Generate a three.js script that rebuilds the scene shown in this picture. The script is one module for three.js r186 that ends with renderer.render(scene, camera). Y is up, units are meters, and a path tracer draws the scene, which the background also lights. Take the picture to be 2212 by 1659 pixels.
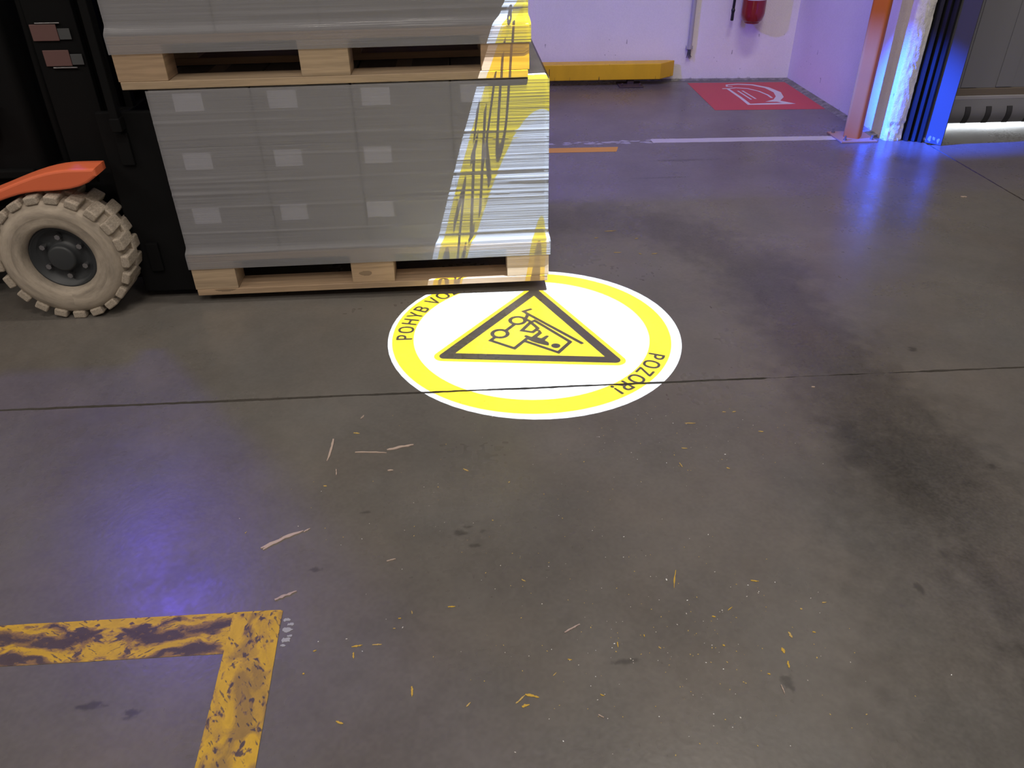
import * as THREE from 'three';
import { RoundedBoxGeometry } from 'three/addons/geometries/RoundedBoxGeometry.js';
import { mergeGeometries } from 'three/addons/utils/BufferGeometryUtils.js';
import { RectAreaLightUniformsLib } from 'three/addons/lights/RectAreaLightUniformsLib.js';

// ------------------------------------------------------------------ camera, sky, lights, exposure
RectAreaLightUniformsLib.init();
const scene = new THREE.Scene();
const renderer = new THREE.WebGLRenderer({ antialias: true });
renderer.toneMapping = THREE.LinearToneMapping;
renderer.toneMappingExposure = 1.0;
renderer.shadowMap.enabled = true;

const camera = new THREE.PerspectiveCamera(52.02, 2212 / 1659, 0.05, 60);
camera.rotation.order = 'YXZ';
camera.position.set(0, 1.243, 0);
camera.rotation.set(-33.41 * Math.PI / 180, -3.528 * Math.PI / 180, -0.462 * Math.PI / 180);

scene.background = new THREE.Color().setRGB(4.6, 4.9, 5.2);      // overcast daylight behind the dock door
const CEILING = 5.4;
const PANEL_LIGHT = 60, PANEL_COLOR = new THREE.Color().setRGB(1.0, 0.92, 0.83);
const BEAM_LIGHT = 950, HALO_LIGHT = 29, STRAY_LIGHT = 6, BLUE = new THREE.Color().setRGB(0.01, 0.08, 1.0), STRAY = new THREE.Color().setRGB(0.11, 0.06, 1.0);
const SIGN_LIGHT = 800, SIGN_COLOR = new THREE.Color().setRGB(0.74, 0.84, 1.0);

// ------------------------------------------------------------------ helpers
let seed = 7;
const rnd = () => { seed = (seed + 0x6d2b79f5) | 0; let t = Math.imul(seed ^ (seed >>> 15), 1 | seed); t = (t + Math.imul(t ^ (t >>> 7), 61 | t)) ^ t; return ((t ^ (t >>> 14)) >>> 0) / 4294967296; };
const rr = (a, b) => a + (b - a) * rnd();
const V = (x, y, z) => new THREE.Vector3(x, y, z);
const PERM = new Float32Array(65536); for (let i = 0; i < 65536; i++) PERM[i] = rnd();
function vnoise(x, y) {
  const ix = Math.floor(x), iy = Math.floor(y), fx = x - ix, fy = y - iy, u = fx * fx * (3 - 2 * fx), v = fy * fy * (3 - 2 * fy);
  const h = (a, b) => { let q = Math.imul(a, 0x27d4eb2d) ^ Math.imul(b, 0x165667b1); q = Math.imul(q ^ (q >>> 15), 0x2c1b3c6d); return PERM[(q ^ (q >>> 13)) & 65535]; };
  const a = h(ix, iy), b = h(ix + 1, iy), c = h(ix, iy + 1), d = h(ix + 1, iy + 1);
  return a + (b - a) * u + (c - a) * v + (a - b - c + d) * u * v;
}
function fbm(x, y, n = 4) { let s = 0, a = 0.5, t = 0; for (let i = 0; i < n; i++) { s += a * vnoise(x + i * 17.3, y + i * 9.1); t += a; a *= 0.5; x *= 2.03; y *= 2.03; } return s / t; }
const sst = (a, b, x) => { const t = Math.min(1, Math.max(0, (x - a) / (b - a))); return t * t * (3 - 2 * t); };
const enc = (c) => Math.round(255 * Math.min(1, Math.max(0, c <= 0.0031308 ? 12.92 * c : 1.055 * Math.pow(c, 1 / 2.4) - 0.055)));
function dataTex(w, h, fn, srgb = true) {                          // fn(i, j) -> [r, g, b], linear
  const d = new Uint8Array(w * h * 4);
  for (let j = 0; j < h; j++) for (let i = 0; i < w; i++) {
    const c = fn(i, j), o = (j * w + i) * 4;
    for (let k = 0; k < 3; k++) d[o + k] = srgb ? enc(c[k]) : Math.round(255 * Math.min(1, Math.max(0, c[k])));
    d[o + 3] = 255;
  }
  const t = new THREE.DataTexture(d, w, h);
  t.wrapS = t.wrapT = THREE.MirroredRepeatWrapping; t.magFilter = THREE.LinearFilter; t.minFilter = THREE.LinearFilter;
  if (srgb) t.colorSpace = THREE.SRGBColorSpace;
  t.needsUpdate = true;
  return t;
}
const rgb = (r, g, b) => new THREE.Color().setRGB(r, g, b);
const mat = (r, g, b, roughness = 0.6, extra = {}) => new THREE.MeshPhysicalMaterial({ color: rgb(r, g, b), roughness, ...extra });
const used = new Map();
function numbered(name) { const n = used.get(name) || 0; used.set(name, n + 1); return n ? name + '_' + String(n).padStart(3, '0') : name; }
function obj(name, geo, m, parent = scene) {
  const o = new THREE.Mesh(geo, m); o.name = parent === scene ? numbered(name) : name;
  o.castShadow = o.receiveShadow = true; parent.add(o); return o;
}
function tag(o, label, category, group) { o.userData.label = label; o.userData.category = category; if (group) o.userData.group = group; return o; }
function thing(name, label, category, [x, y, z] = [0, 0, 0], turn = 0, group) {
  const o = new THREE.Group(); o.name = numbered(name); o.position.set(x, y, z); o.rotation.y = turn; scene.add(o); return tag(o, label, category, group);
}
function struct(o) { o.userData.kind = 'structure'; return o; }
const box = (w, h, d, x = 0, y = 0, z = 0) => new THREE.BoxGeometry(w, h, d).translate(x, y, z);
const span = (x0, x1, y0, y1, z0, z1) => box(x1 - x0, y1 - y0, z1 - z0, (x0 + x1) / 2, (y0 + y1) / 2, (z0 + z1) / 2);
const rbox = (w, h, d, x = 0, y = 0, z = 0, r = 0.006, s = 2) => new RoundedBoxGeometry(w, h, d, s, Math.min(r, w / 2.01, h / 2.01, d / 2.01)).translate(x, y, z);
const rspan = (x0, x1, y0, y1, z0, z1, r = 0.006) => rbox(x1 - x0, y1 - y0, z1 - z0, (x0 + x1) / 2, (y0 + y1) / 2, (z0 + z1) / 2, r);
const cyl = (r0, r1, h, n = 24) => new THREE.CylinderGeometry(r0, r1, h, n);
const tube = (pts, r, n = 8, seg = 24) => new THREE.TubeGeometry(new THREE.CatmullRomCurve3(pts), seg, r, n);
const lathe = (pts, n = 48) => new THREE.LatheGeometry(pts.map(([x, y]) => new THREE.Vector2(x, y)), n);
const plan = (pts, h, y0 = 0) => {                                   // outline [x, z] pulled up from y0 to y0 + h; uv in metres
  const s = new THREE.Shape(pts.map(([x, z]) => new THREE.Vector2(x, -z)));
  return new THREE.ExtrudeGeometry(s, { depth: h, bevelEnabled: false }).rotateX(-Math.PI / 2).translate(0, y0, 0);
};
function uvBox(geo, s = 1) {                                         // uv in metres by the face's main axis
  const g = geo.index ? geo.toNonIndexed() : geo, p = g.attributes.position, n = g.attributes.normal, uv = new Float32Array(p.count * 2);
  for (let i = 0; i < p.count; i++) {
    const x = p.getX(i), y = p.getY(i), z = p.getZ(i), ax = Math.abs(n.getX(i)), ay = Math.abs(n.getY(i)), az = Math.abs(n.getZ(i));
    const [u, v] = ay >= ax && ay >= az ? [x, -z] : ax >= az ? [z, y] : [x, y];
    uv[i * 2] = u * s; uv[i * 2 + 1] = v * s;
  }
  g.setAttribute('uv', new THREE.BufferAttribute(uv, 2)); return g;
}

// ------------------------------------------------------------------ floor: three slabs, saw-cut joints between them
const SIZE = 5.2, NT = 1792;
const TRACK = [[[-0.4, -3.12], [0.438, -3.108], [0.793, -3.028], [1.029, -2.665], [1.09, -2.098], [1.089, -1.647], [1.123, -1.296], [1.123, -1.0], [1.1, -0.4]],
  [[1.02, -1.45], [0.942, -1.218], [0.916, -0.91], [0.84, -0.693], [0.75, -0.4]]];
const toTrack = (x, z, L) => { let b = 9; for (let i = 0; i + 1 < L.length; i++) { const [ax, az] = L[i], [bx, bz] = L[i + 1], dx = bx - ax, dz = bz - az, t = Math.min(1, Math.max(0, ((x - ax) * dx + (z - az) * dz) / (dx * dx + dz * dz))); b = Math.min(b, Math.hypot(x - ax - t * dx, z - az - t * dz)); } return b; };
const STAINS = [[-0.04, -1.287, 0.022, 0.012], [-0.006, -1.246, 0.014, 0.007], [-0.02, -1.306, 0.012, 0.006], [0.012, -1.29, 0.008, 0.006], [-0.255, -1.37, 0.014, 0.006], [-0.345, -1.2, 0.02, 0.008], [0.27, -0.925, 0.03, 0.008], [-0.7, -0.9, 0.03, 0.012], [-0.62, -0.88, 0.02, 0.012], [0.55, -0.86, 0.016, 0.02], [1.27, -1.42, 0.02, 0.012], [1.35, -1.98, 0.016, 0.02], [0.9, -1.06, 0.012, 0.018], [1.1, -3.85, 0.2, 0.02], [0.95, -3.6, 0.18, 0.012]];
const floorTex = dataTex(NT, NT, (i, j) => {
  const x = -2.6 + (i + 0.5) / NT * SIZE, z = -(0.5 + (j + 0.5) / NT * SIZE);
  const a = fbm(x * 1.3 + 40, z * 1.3 + 11, 4), b = fbm(x * 5 + 3, z * 5 + 70, 4), c = vnoise(x * 160, z * 160), e = fbm(x * 28, z * 28 + 5, 3);
  let k = 0.80 + 0.34 * (a - 0.5) + 0.26 * (b - 0.5) + 0.10 * (c - 0.5) + 0.10 * (e - 0.5);
  const wob = 0.10 * (fbm(x * 3 + 9, z * 3, 3) - 0.5), streak = fbm(x * 22 + 4, z * 6, 3), grain = vnoise(x * 240 + 7, z * 240);
  for (let n = 0; n < 2; n++) { const d = toTrack(x, z, TRACK[n]) + wob + 0.12 * (e - 0.5); k *= 1 - (n ? 0.30 : 0.40) * sst(0.26, 0.05, d) * (0.45 + 0.4 * streak + 0.5 * grain); }
  for (const [sx, sz, rx, rz] of STAINS) { const q = Math.hypot((x - sx) / rx, (z - sz) / rz) + 1.2 * (fbm(x * 130, z * 130, 3) - 0.5); if (q < 1) k *= 1 - 0.4 * sst(1, 0.4, q); }
  const warm = 0.05 * (fbm(x * 1.1 + 90, z * 1.1, 3) - 0.5) + 0.03 * (fbm(x * 9, z * 9 + 33, 2) - 0.5);
  return [0.168 * k * (1 + warm * 1.6), 0.153 * k, 0.136 * k * (1 - warm * 1.6)];
});
floorTex.repeat.set(1 / SIZE, 1 / SIZE); floorTex.offset.set(2.6 / SIZE, -0.5 / SIZE);
const roughTex = dataTex(512, 512, (i, j) => { const k = 0.66 + 0.5 * (fbm(i / 60, j / 60, 4) - 0.5) + 0.12 * (vnoise(i / 3, j / 3) - 0.5); return [k, k, k]; }, false);
roughTex.repeat.set(0.55, 0.55);
const floorBump = dataTex(512, 512, (i, j) => { const k = 0.5 * fbm(i / 4, j / 4, 3) + 0.5 * fbm(i / 70, j / 70, 3); return [k, k, k]; }, false);
floorBump.repeat.set(1.1, 1.1);
const M = {};
M.floor = new THREE.MeshPhysicalMaterial({ map: floorTex, roughness: 0.47, roughnessMap: roughTex, bumpMap: floorBump, bumpScale: 0.0003, ior: 1.5 });
M.joint = mat(0.012, 0.011, 0.01, 0.95);
M.ground = mat(0.35, 0.35, 0.34, 0.9);

const JZ = -1.856, JX = 2.45, X0 = -7, X1 = 6, Z0 = -6.2, Z1 = 6;
const jag = (s, k) => 0.0035 * (fbm(s * 60 + k, k, 3) - 0.5) + 0.004 * (fbm(s * 6 + k, k * 3, 2) - 0.5);
const halfJoint = (x) => x > 0.85 ? Math.max(0.0005, 0.0066 * (fbm(x * 9, 3, 3) - 0.25) * 2) : 0.0046;
const nearEdge = [], farEdge = [], edgeL = [], edgeR = [];
for (let x = -2.6; x <= 2.9; x += 0.011) { nearEdge.push([x, JZ + halfJoint(x) + jag(x, 1)]); farEdge.push([x, JZ - halfJoint(x) + jag(x, 9)]); }
for (let z = -3.97; z <= JZ - 0.02; z += 0.012) { edgeL.push([JX - 0.004 + jag(z, 21), z]); edgeR.push([JX + 0.004 + jag(z, 31), z]); }
const floor = struct(new THREE.Group()); floor.name = 'floor'; scene.add(floor);
floor.userData.label = 'grey polished concrete warehouse floor with saw-cut joints'; 
obj('slab', plan([[X0, JZ + 0.0046], ...nearEdge, [X1, JZ + 0.003], [X1, Z1], [X0, Z1]], 0.02, -0.02), M.floor, floor);
const farL = farEdge.filter(([x]) => x < JX - 0.006), farR = farEdge.filter(([x]) => x > JX + 0.006);
obj('slab', plan([[X0, JZ - 0.0046], ...farL, ...edgeL.slice().reverse(), [JX - 0.004, -3.985], [JX - 0.004, Z0], [X0, Z0]], 0.02, -0.02), M.floor, floor);
obj('slab', plan([[JX + 0.004, -3.985], ...edgeR, ...farR, [X1, JZ - 0.003], [X1, -3.985 + 0.035 * (X1 - JX) * -1]], 0.02, -0.02), M.floor, floor);
obj('joint_filler', mergeGeometries([span(X0, X1, -0.03, -0.009, JZ - 0.02, JZ + 0.02), span(JX - 0.02, JX + 0.02, -0.03, -0.0085, -3.98, JZ)].map((g) => uvBox(g))), M.joint, floor);
obj('dock_apron', uvBox(span(JX - 0.2, X1, -0.06, -0.014, -4.75, -3.9)), M.floor, floor);
obj('subfloor', uvBox(span(X0, X1, -0.12, -0.06, Z0, Z1)), M.joint, floor);
const yard = struct(obj('trim_1', uvBox(span(-4, 14, -0.14, -0.121, -24, -6.2)), M.ground)); yard.userData.label = 'bright yard ground outside the dock door';

// ------------------------------------------------------------------ walls, ceiling, dock door
const wallTex = dataTex(1024, 1024, (i, j) => {                      // covers 2 m; row 0 at floor level
  const x = i / 512, y = j / 512, a = fbm(x * 4, y * 4 + 8, 4), c = vnoise(x * 200, y * 200);
  let k = 0.97 + 0.10 * (a - 0.5) + 0.05 * (c - 0.5);
  const edge = 0.030 * (fbm(x * 7, 4, 3) - 0.22) + 0.03 * (fbm(x * 45, y * 60, 3) - 0.5);   // ragged dirt splashed up from the floor
  if (y < edge) k *= 0.58 + 0.35 * fbm(x * 60, y * 70, 2);
  if (vnoise(x * 42 + 5, y * 42) > 0.975 && y < 0.3) k *= 0.55;
  if (vnoise(x * 90 + 5, y * 90 + 50) > 0.993) k *= 0.7;
  return [0.74 * k, 0.72 * k, 0.70 * k * (0.98 + 0.04 * a)];
});
wallTex.repeat.set(0.5, 0.5); wallTex.wrapS = THREE.RepeatWrapping;
const wallBump = dataTex(512, 512, (i, j) => { const k = 0.6 * fbm(i / 5, j / 5, 4) + 0.4 * fbm(i / 40, j / 40, 3); return [k, k, k]; }, false);
wallBump.repeat.set(2, 2);
M.wall = new THREE.MeshPhysicalMaterial({ map: wallTex, roughness: 0.8, bumpMap: wallBump, bumpScale: 0.0025 });
M.ceiling = mat(0.32, 0.31, 0.30, 0.9);
M.hall = mat(0.36, 0.34, 0.32, 0.9);
const H = CEILING;
const back = struct(new THREE.Group()); back.name = 'wall_back'; back.position.set(2.25, 0, -5.53); back.rotation.y = -0.055; scene.add(back);
back.userData.label = 'white plastered wall behind the yellow guard rail';
obj('plaster', uvBox(span(-9.6, 0.3, -0.02, H + 0.1, -0.2, 0)), M.wall, back);
const wr = struct(obj('wall_right', uvBox(span(2.25, 2.45, -0.02, H, -5.75, -4.13)), M.wall)); wr.userData.label = 'white return wall beside the dock door';
// pier at the end of the return wall: peeling plaster, edge rounded and chipped
{
  const p = [], g = new THREE.BufferGeometry(), NX = 20, NY = 150, pos = [], uv = [], idx = [];
  const prof = (t) => t < 0.28 ? [2.25, -4.14 + 0.06 * t / 0.28] : [2.25 + 0.092 * (t - 0.28) / 0.72, -4.08 + 0.012 * Math.sin((t - 0.28) / 0.72 * Math.PI)];
  for (let j = 0; j <= NY; j++) for (let i = 0; i <= NX; i++) {
    const t = i / NX, y = -0.01 + 1.6 * j / NY; let [x, z] = prof(t);
    const q = fbm(t * 9 + 2, y * 14, 4), chip = t > 0.24 && y < 0.07 + 0.05 * vnoise(y * 50, t * 6) ? 0.012 * vnoise(t * 14, y * 80) : 0;
    const d = (t > 0.26 ? 0.010 * (q - 0.5) + (q > 0.56 ? -0.005 : 0) : 0.0015 * (q - 0.5)) - chip;
    x += -d * 0.5 * (t < 0.4 ? 1 : 0.2); z += d * (t > 0.2 ? 1 : 0.2);
    pos.push(x, y, z); uv.push(t * 0.18 + 0.3, y);
    if (i < NX && j < NY) { const a = j * (NX + 1) + i; idx.push(a, a + 1, a + NX + 1, a + 1, a + NX + 2, a + NX + 1); }
  }
  g.setAttribute('position', new THREE.Float32BufferAttribute(pos, 3)); g.setAttribute('uv', new THREE.Float32BufferAttribute(uv, 2)); g.setIndex(idx); g.computeVertexNormals();
  const pier = struct(new THREE.Group()); pier.name = 'wall_pier'; scene.add(pier); pier.userData.label = 'white wall end with flaking plaster beside the dock door guard';
  obj('flaking_plaster', g, M.wall, pier);
  obj('masonry', uvBox(span(2.262, 2.495, -0.02, H, -4.35, -4.112)), M.wall, pier);
  obj('upper_plaster', uvBox(span(2.25, 2.342, 1.58, H, -4.15, -4.08)), M.wall, pier);
}
const dock = struct(new THREE.Group()); dock.name = 'wall_dock'; scene.add(dock); dock.userData.label = 'wall around the dock door opening';
obj('lintel', uvBox(span(2.45, X1, 3.0, H, -4.35, -4.1)), M.wall, dock);
obj('side_pier', uvBox(span(5.05, X1, -0.02, 3.0, -4.35, -4.1)), M.wall, dock);
obj('reveal', uvBox(span(2.45, 2.515, -0.1, 3.0, -4.75, -4.34)), M.hall, dock);
obj('reveal', uvBox(span(5.0, 5.1, -0.1, 3.0, -4.75, -4.3)), M.hall, dock);
obj('reveal', uvBox(span(2.45, 5.1, 2.95, 3.1, -4.75, -4.3)), M.hall, dock);
const wl = struct(obj('wall_left', uvBox(span(X0 - 0.2, X0, -0.02, H, -7, Z1)), M.hall)); wl.userData.label = 'far side wall of the hall';
const wf = struct(obj('wall_front', uvBox(span(X0 - 0.2, X1 + 0.2, -0.02, H, Z1, Z1 + 0.2)), M.hall)); wf.userData.label = 'hall wall behind the viewer';
const we = struct(obj('wall_side', uvBox(span(X1, X1 + 0.2, -0.02, H, -4.35, Z1)), M.hall)); we.userData.label = 'hall wall beyond the dock door';
const ce = struct(obj('ceiling', uvBox(span(X0 - 0.2, X1 + 0.2, H, H + 0.15, -7, Z1 + 0.2)), M.ceiling)); ce.userData.label = 'hall ceiling';
// concrete fillet along the foot of the walls
const filletTex = dataTex(512, 64, (i, j) => { const k = 0.55 + 0.7 * (fbm(i / 14, j / 9, 4) - 0.5) + 0.25 * (vnoise(i / 2, j / 2) - 0.5); return [0.32 * k, 0.31 * k, 0.29 * k]; });
filletTex.repeat.set(0.8, 6);
M.fillet = new THREE.MeshPhysicalMaterial({ map: filletTex, roughness: 0.9 });
const fil = (len) => new THREE.ExtrudeGeometry(new THREE.Shape([new THREE.Vector2(0, -0.005), new THREE.Vector2(0.05, -0.002), new THREE.Vector2(0.035, 0.005), new THREE.Vector2(0, 0.012)]), { depth: len, bevelEnabled: false });
const tr2 = struct(obj('trim_2', fil(1.38).translate(0, 0, 0), M.fillet)); tr2.rotation.y = 0; tr2.scale.x = -1; tr2.position.set(2.251, 0, -5.54); tr2.userData.label = 'grubby concrete fillet at the foot of the return wall';
const tr3 = struct(obj('trim_3', fil(6).rotateY(-Math.PI / 2).translate(0, 0, 0), M.fillet)); tr3.position.set(2.25, 0, -5.532); tr3.rotation.y = -0.055; tr3.scale.z = 0.4; tr3.userData.label = 'dirty edge strip at the foot of the back wall';

// dock door: grey ribbed panels, steel foot rail, ribbed rubber seal; daylight shows underneath
M.doorGrey = mat(0.20, 0.20, 0.215, 0.55); M.doorFoot = mat(0.16, 0.13, 0.10, 0.7); M.seal = mat(0.17, 0.17, 0.19, 0.5); M.sealRib = mat(0.03, 0.03, 0.034, 0.6);
const door = struct(new THREE.Group()); door.name = 'door_1'; door.position.set(2.52, -0.012, -4.37); scene.add(door); door.userData.label = 'closed grey ribbed dock door with rubber bottom seal';
for (let k = 0; k < 5; k++) {
  const y0 = 0.205 + k * 0.55, parts = [span(0, 2.56, y0, y0 + 0.545, -0.04, 0)];
  for (let i = 0; i < 13; i++) parts.push(span(0.05 + i * 0.2, 0.14 + i * 0.2, y0 + 0.004, y0 + 0.541, 0, 0.006));
  obj('panel', mergeGeometries(parts.map((g) => uvBox(g))), M.doorGrey, door);
}
obj('foot_rail', uvBox(rspan(0, 2.56, 0.165, 0.204, -0.045, 0.008, 0.004)), M.doorFoot, door);
obj('seal_clamp', uvBox(rspan(0, 2.56, 0.145, 0.166, -0.03, 0.016, 0.004)), mat(0.35, 0.34, 0.36, 0.5), door);
{
  const s = []; for (let i = 0; i <= 14; i++) { const t = i / 14; s.push([0.012 + 0.035 * Math.sin(t * Math.PI * 0.85), 0.15 - 0.128 * t]); }
  const sh = new THREE.Shape([...s.map(([a, b]) => new THREE.Vector2(a, b)), ...s.slice().reverse().map(([a, b]) => new THREE.Vector2(a - 0.012, b))]);
  obj('bottom_seal', new THREE.ExtrudeGeometry(sh, { depth: 2.56, bevelEnabled: false }).rotateY(-Math.PI / 2).translate(2.56, 0, 0), M.seal, door);
  for (let i = 0; i < 21; i++) {
    const sh2 = new THREE.Shape([...s.slice(4).map(([a, b]) => new THREE.Vector2(a + 0.006, b)), ...s.slice(4).reverse().map(([a, b]) => new THREE.Vector2(a - 0.004, b))]);
    obj('seal_rib', new THREE.ExtrudeGeometry(sh2, { depth: 0.03, bevelEnabled: false }).rotateY(-Math.PI / 2).translate(0.08 + i * 0.12, 0, 0), M.sealRib, door);
  }
}

// ------------------------------------------------------------------ ceiling luminaires
M.lampBody = mat(0.6, 0.6, 0.6, 0.5);
M.diffuser = new THREE.MeshPhysicalMaterial({ color: rgb(0.8, 0.8, 0.8), emissive: PANEL_COLOR, emissiveIntensity: 3 });
for (const [x, z] of [[-5.4, 0.4], [-0.2, 0.9], [1.25, -2.3], [-4.6, 3.2], [-0.9, 3.2], [3.6, 2.6]]) {
  const t = thing('ceiling_luminaire', 'long white ceiling luminaire over the warehouse floor', 'ceiling lamp', [x, H - 0.16, z], 0, 'luminaires under the hall ceiling');
  obj('housing', rbox(1.5, 0.08, 0.36, 0, 0.05, 0, 0.01), M.lampBody, t);
  obj('diffuser', box(1.44, 0.01, 0.3, 0, 0.006, 0), M.diffuser, t);
  for (const s of [-0.5, 0.5]) obj('hanger', cyl(0.006, 0.006, 0.08, 8).translate(s, 0.12, 0), M.lampBody, t);
  const l = new THREE.RectAreaLight(PANEL_COLOR, PANEL_LIGHT, 1.44, 0.3); l.name = 'panel'; l.position.set(0, -0.004, 0); l.rotation.x = -Math.PI / 2; t.add(l);
}

// ------------------------------------------------------------------ the sign projector: lamp, printed glass slide, housing
{
  const P = V(0.548, 4.0, -2.06), CX = 0.196, CZ = -2.167, R = 0.4706, D = 0.2;
  const N = 2048, cv = document.createElement('canvas'); cv.width = cv.height = N;
  const c = cv.getContext('2d');
  const WHITE = '#f6fbff', YELLOW = 'rgb(255,224,0)', BLACK = '#000';
  c.fillStyle = BLACK; c.fillRect(0, 0, N, N);
  c.translate(N / 2, N / 2); c.scale(N / 2.04, N / 2.04);
  const disc = (r, f) => { c.fillStyle = f; c.beginPath(); c.arc(0, 0, r, 0, 7); c.fill(); };
  disc(1, WHITE); disc(0.932, YELLOW); disc(0.79, WHITE);
  c.rotate((37 + 90) * Math.PI / 180);                             // the sign's top points to this side
  const tri = (r) => { c.beginPath(); for (let k = 0; k < 3; k++) { const a = -Math.PI / 2 + k * 2 * Math.PI / 3; c[k ? 'lineTo' : 'moveTo'](r * Math.cos(a), r * Math.sin(a)); } c.closePath(); };
  c.lineJoin = 'round'; c.lineCap = 'butt';
  tri(0.638); c.fillStyle = c.strokeStyle = YELLOW; c.lineWidth = 0.125; c.stroke(); c.fill();
  tri(0.63); c.strokeStyle = BLACK; c.lineWidth = 0.072; c.stroke();
  // pictogram of a forklift with driver (y up in these numbers)
  c.save(); c.scale(1, -1); c.strokeStyle = c.fillStyle = BLACK; c.lineJoin = 'miter';
  const line = (w, pts, close) => { c.lineWidth = w; c.beginPath(); pts.forEach(([x, y], k) => c[k ? 'lineTo' : 'moveTo'](x, y)); if (close) c.closePath(); c.stroke(); };
  const ring = (x, y, r, w) => { c.lineWidth = w; c.beginPath(); c.arc(x, y, r, 0, 7); c.stroke(); };
  ring(-0.103, -0.176, 0.052, 0.026); ring(0.116, -0.176, 0.052, 0.026);
  line(0.026, [[-0.051, -0.165], [0.064, -0.165]]);
  line(0.026, [[0.17, -0.178], [0.225, -0.178], [0.225, 0.012], [0.05, 0.012], [0.05, -0.02]]);
  line(0.026, [[0.108, 0.02], [0.115, 0.28], [-0.045, 0.277], [-0.165, -0.075], [-0.13, -0.085]]);
  line(0.026, [[-0.301, -0.185], [-0.237, -0.212], [-0.222, -0.167], [-0.068, 0.359]]);
  line(0.026, [[-0.222, -0.167], [-0.18, -0.15], [-0.15, -0.145], [-0.135, -0.085]]);
  line(0.026, [[-0.13, -0.085], [-0.085, 0.0], [-0.02, 0.0], [0.0, -0.075], [-0.11, -0.085]], true);
  c.beginPath(); c.arc(0.05, 0.222, 0.03, 0, 7); c.fill();
  c.beginPath(); c.moveTo(0.075, 0.18); c.quadraticCurveTo(0.1, 0.08, 0.08, 0.025); c.lineTo(-0.045, 0.03); c.lineTo(-0.055, 0.005); c.lineTo(-0.075, 0.02); c.lineTo(-0.045, 0.06); c.lineTo(0.02, 0.06); c.lineTo(0.018, 0.09); c.lineTo(-0.035, 0.10); c.lineTo(-0.035, 0.12); c.lineTo(0.03, 0.125); c.quadraticCurveTo(0.035, 0.175, 0.075, 0.18); c.fill();
  c.restore();
  const ringText = (text, mid, step) => {
    c.font = '1px sans-serif'; const chars = [...text]; const w = chars.map((ch) => (c.measureText(ch).width * 0.142 + 0.013) / 0.862);
    let a = mid - w.reduce((p, q) => p + q, 0) / 2;
    chars.forEach((ch, k) => {
      c.save(); c.rotate(a + w[k] / 2); c.translate(0, -0.812); c.scale(0.142, 0.142); c.fillStyle = BLACK; c.textAlign = 'center'; c.textBaseline = 'alphabetic'; c.fillText(ch, 0, 0); c.strokeStyle = BLACK; c.lineWidth = 0.035; c.strokeText(ch, 0, 0); c.restore();
      a += w[k];
    });
  };
  ringText('POZOR!', 0.06); ringText('POHYB VOZÍKŮ', Math.PI - 0.03);
  const slideTex = new THREE.CanvasTexture(cv); slideTex.colorSpace = THREE.SRGBColorSpace; slideTex.magFilter = THREE.LinearFilter;
  const k = D / P.y, sx = P.x + (CX - P.x) * k, sz = P.z + (CZ - P.z) * k, sr = R * k;
  const t = thing('sign_projector', 'black safety sign projector hanging over the lit floor circle', 'projector', [P.x, P.y - D - 0.01, P.z]);
  const L = (g) => g.translate(sx - P.x, 0, sz - P.z);
  const slide = new THREE.BufferGeometry(), pos = [], uv = [], idx = [];
  for (let a = 0; a <= 64; a++) { const x = Math.cos(a / 64 * 2 * Math.PI), z = Math.sin(a / 64 * 2 * Math.PI); pos.push(x * sr * 1.02, 0, z * sr * 1.02); uv.push(0.5 + 0.5 * x, 0.5 - 0.5 * z); if (a) idx.push(65, a, a - 1); }
  pos.push(0, 0, 0); uv.push(0.5, 0.5);
  slide.setAttribute('position', new THREE.Float32BufferAttribute(pos, 3)); slide.setAttribute('uv', new THREE.Float32BufferAttribute(uv, 2)); slide.setIndex(idx); slide.computeVertexNormals();
  const sl = obj('printed_slide', slide, new THREE.MeshPhysicalMaterial({ map: slideTex, transmission: 1, thickness: 0, roughness: 0, ior: 1.5 }), t);
  sl.position.set(sx - P.x, 0.01, sz - P.z); sl.userData.label = 'glass slide printed with a round yellow warning sign';
  M.projector = mat(0.02, 0.02, 0.022, 0.5, { side: THREE.DoubleSide });
  obj('slide_holder', L(lathe([[sr * 1.012, 0.004], [0.05, 0.004], [0.05, 0.016], [sr * 1.012, 0.016], [sr * 1.012, 0.004]], 64)), M.projector, t);
  obj('barrel', lathe([[0.05, -0.02], [0.053, -0.02], [0.053, 0.12], [0.07, 0.14], [0.07, 0.34], [0.03, 0.36], [0, 0.36]], 48), M.projector, t);
  for (let q = 0; q < 5; q++) obj('cooling_fin', lathe([[0.07, 0.18 + q * 0.03], [0.082, 0.18 + q * 0.03], [0.082, 0.186 + q * 0.03], [0.07, 0.186 + q * 0.03]], 32), M.projector, t);
  obj('yoke', tube([V(-0.09, 0.2, 0), V(-0.095, 0.4, 0), V(0, 0.46, 0), V(0.095, 0.4, 0), V(0.09, 0.2, 0)], 0.008), M.projector, t);
  obj('hanging_rod', cyl(0.012, 0.012, H - P.y + D + 0.01 - 0.46, 12).translate(0, 0.46 + (H - P.y + D + 0.01 - 0.46) / 2, 0), M.projector, t);
  const s = new THREE.SpotLight(SIGN_COLOR, SIGN_LIGHT, 0, 0.16, 0); s.name = 'sign_beam'; s.position.set(0, D + 0.01, 0); s.target.position.set(CX - P.x, D + 0.01 - P.y, CZ - P.z); s.shadow.radius = 0; s.castShadow = true; t.add(s); t.add(s.target);
}

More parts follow.
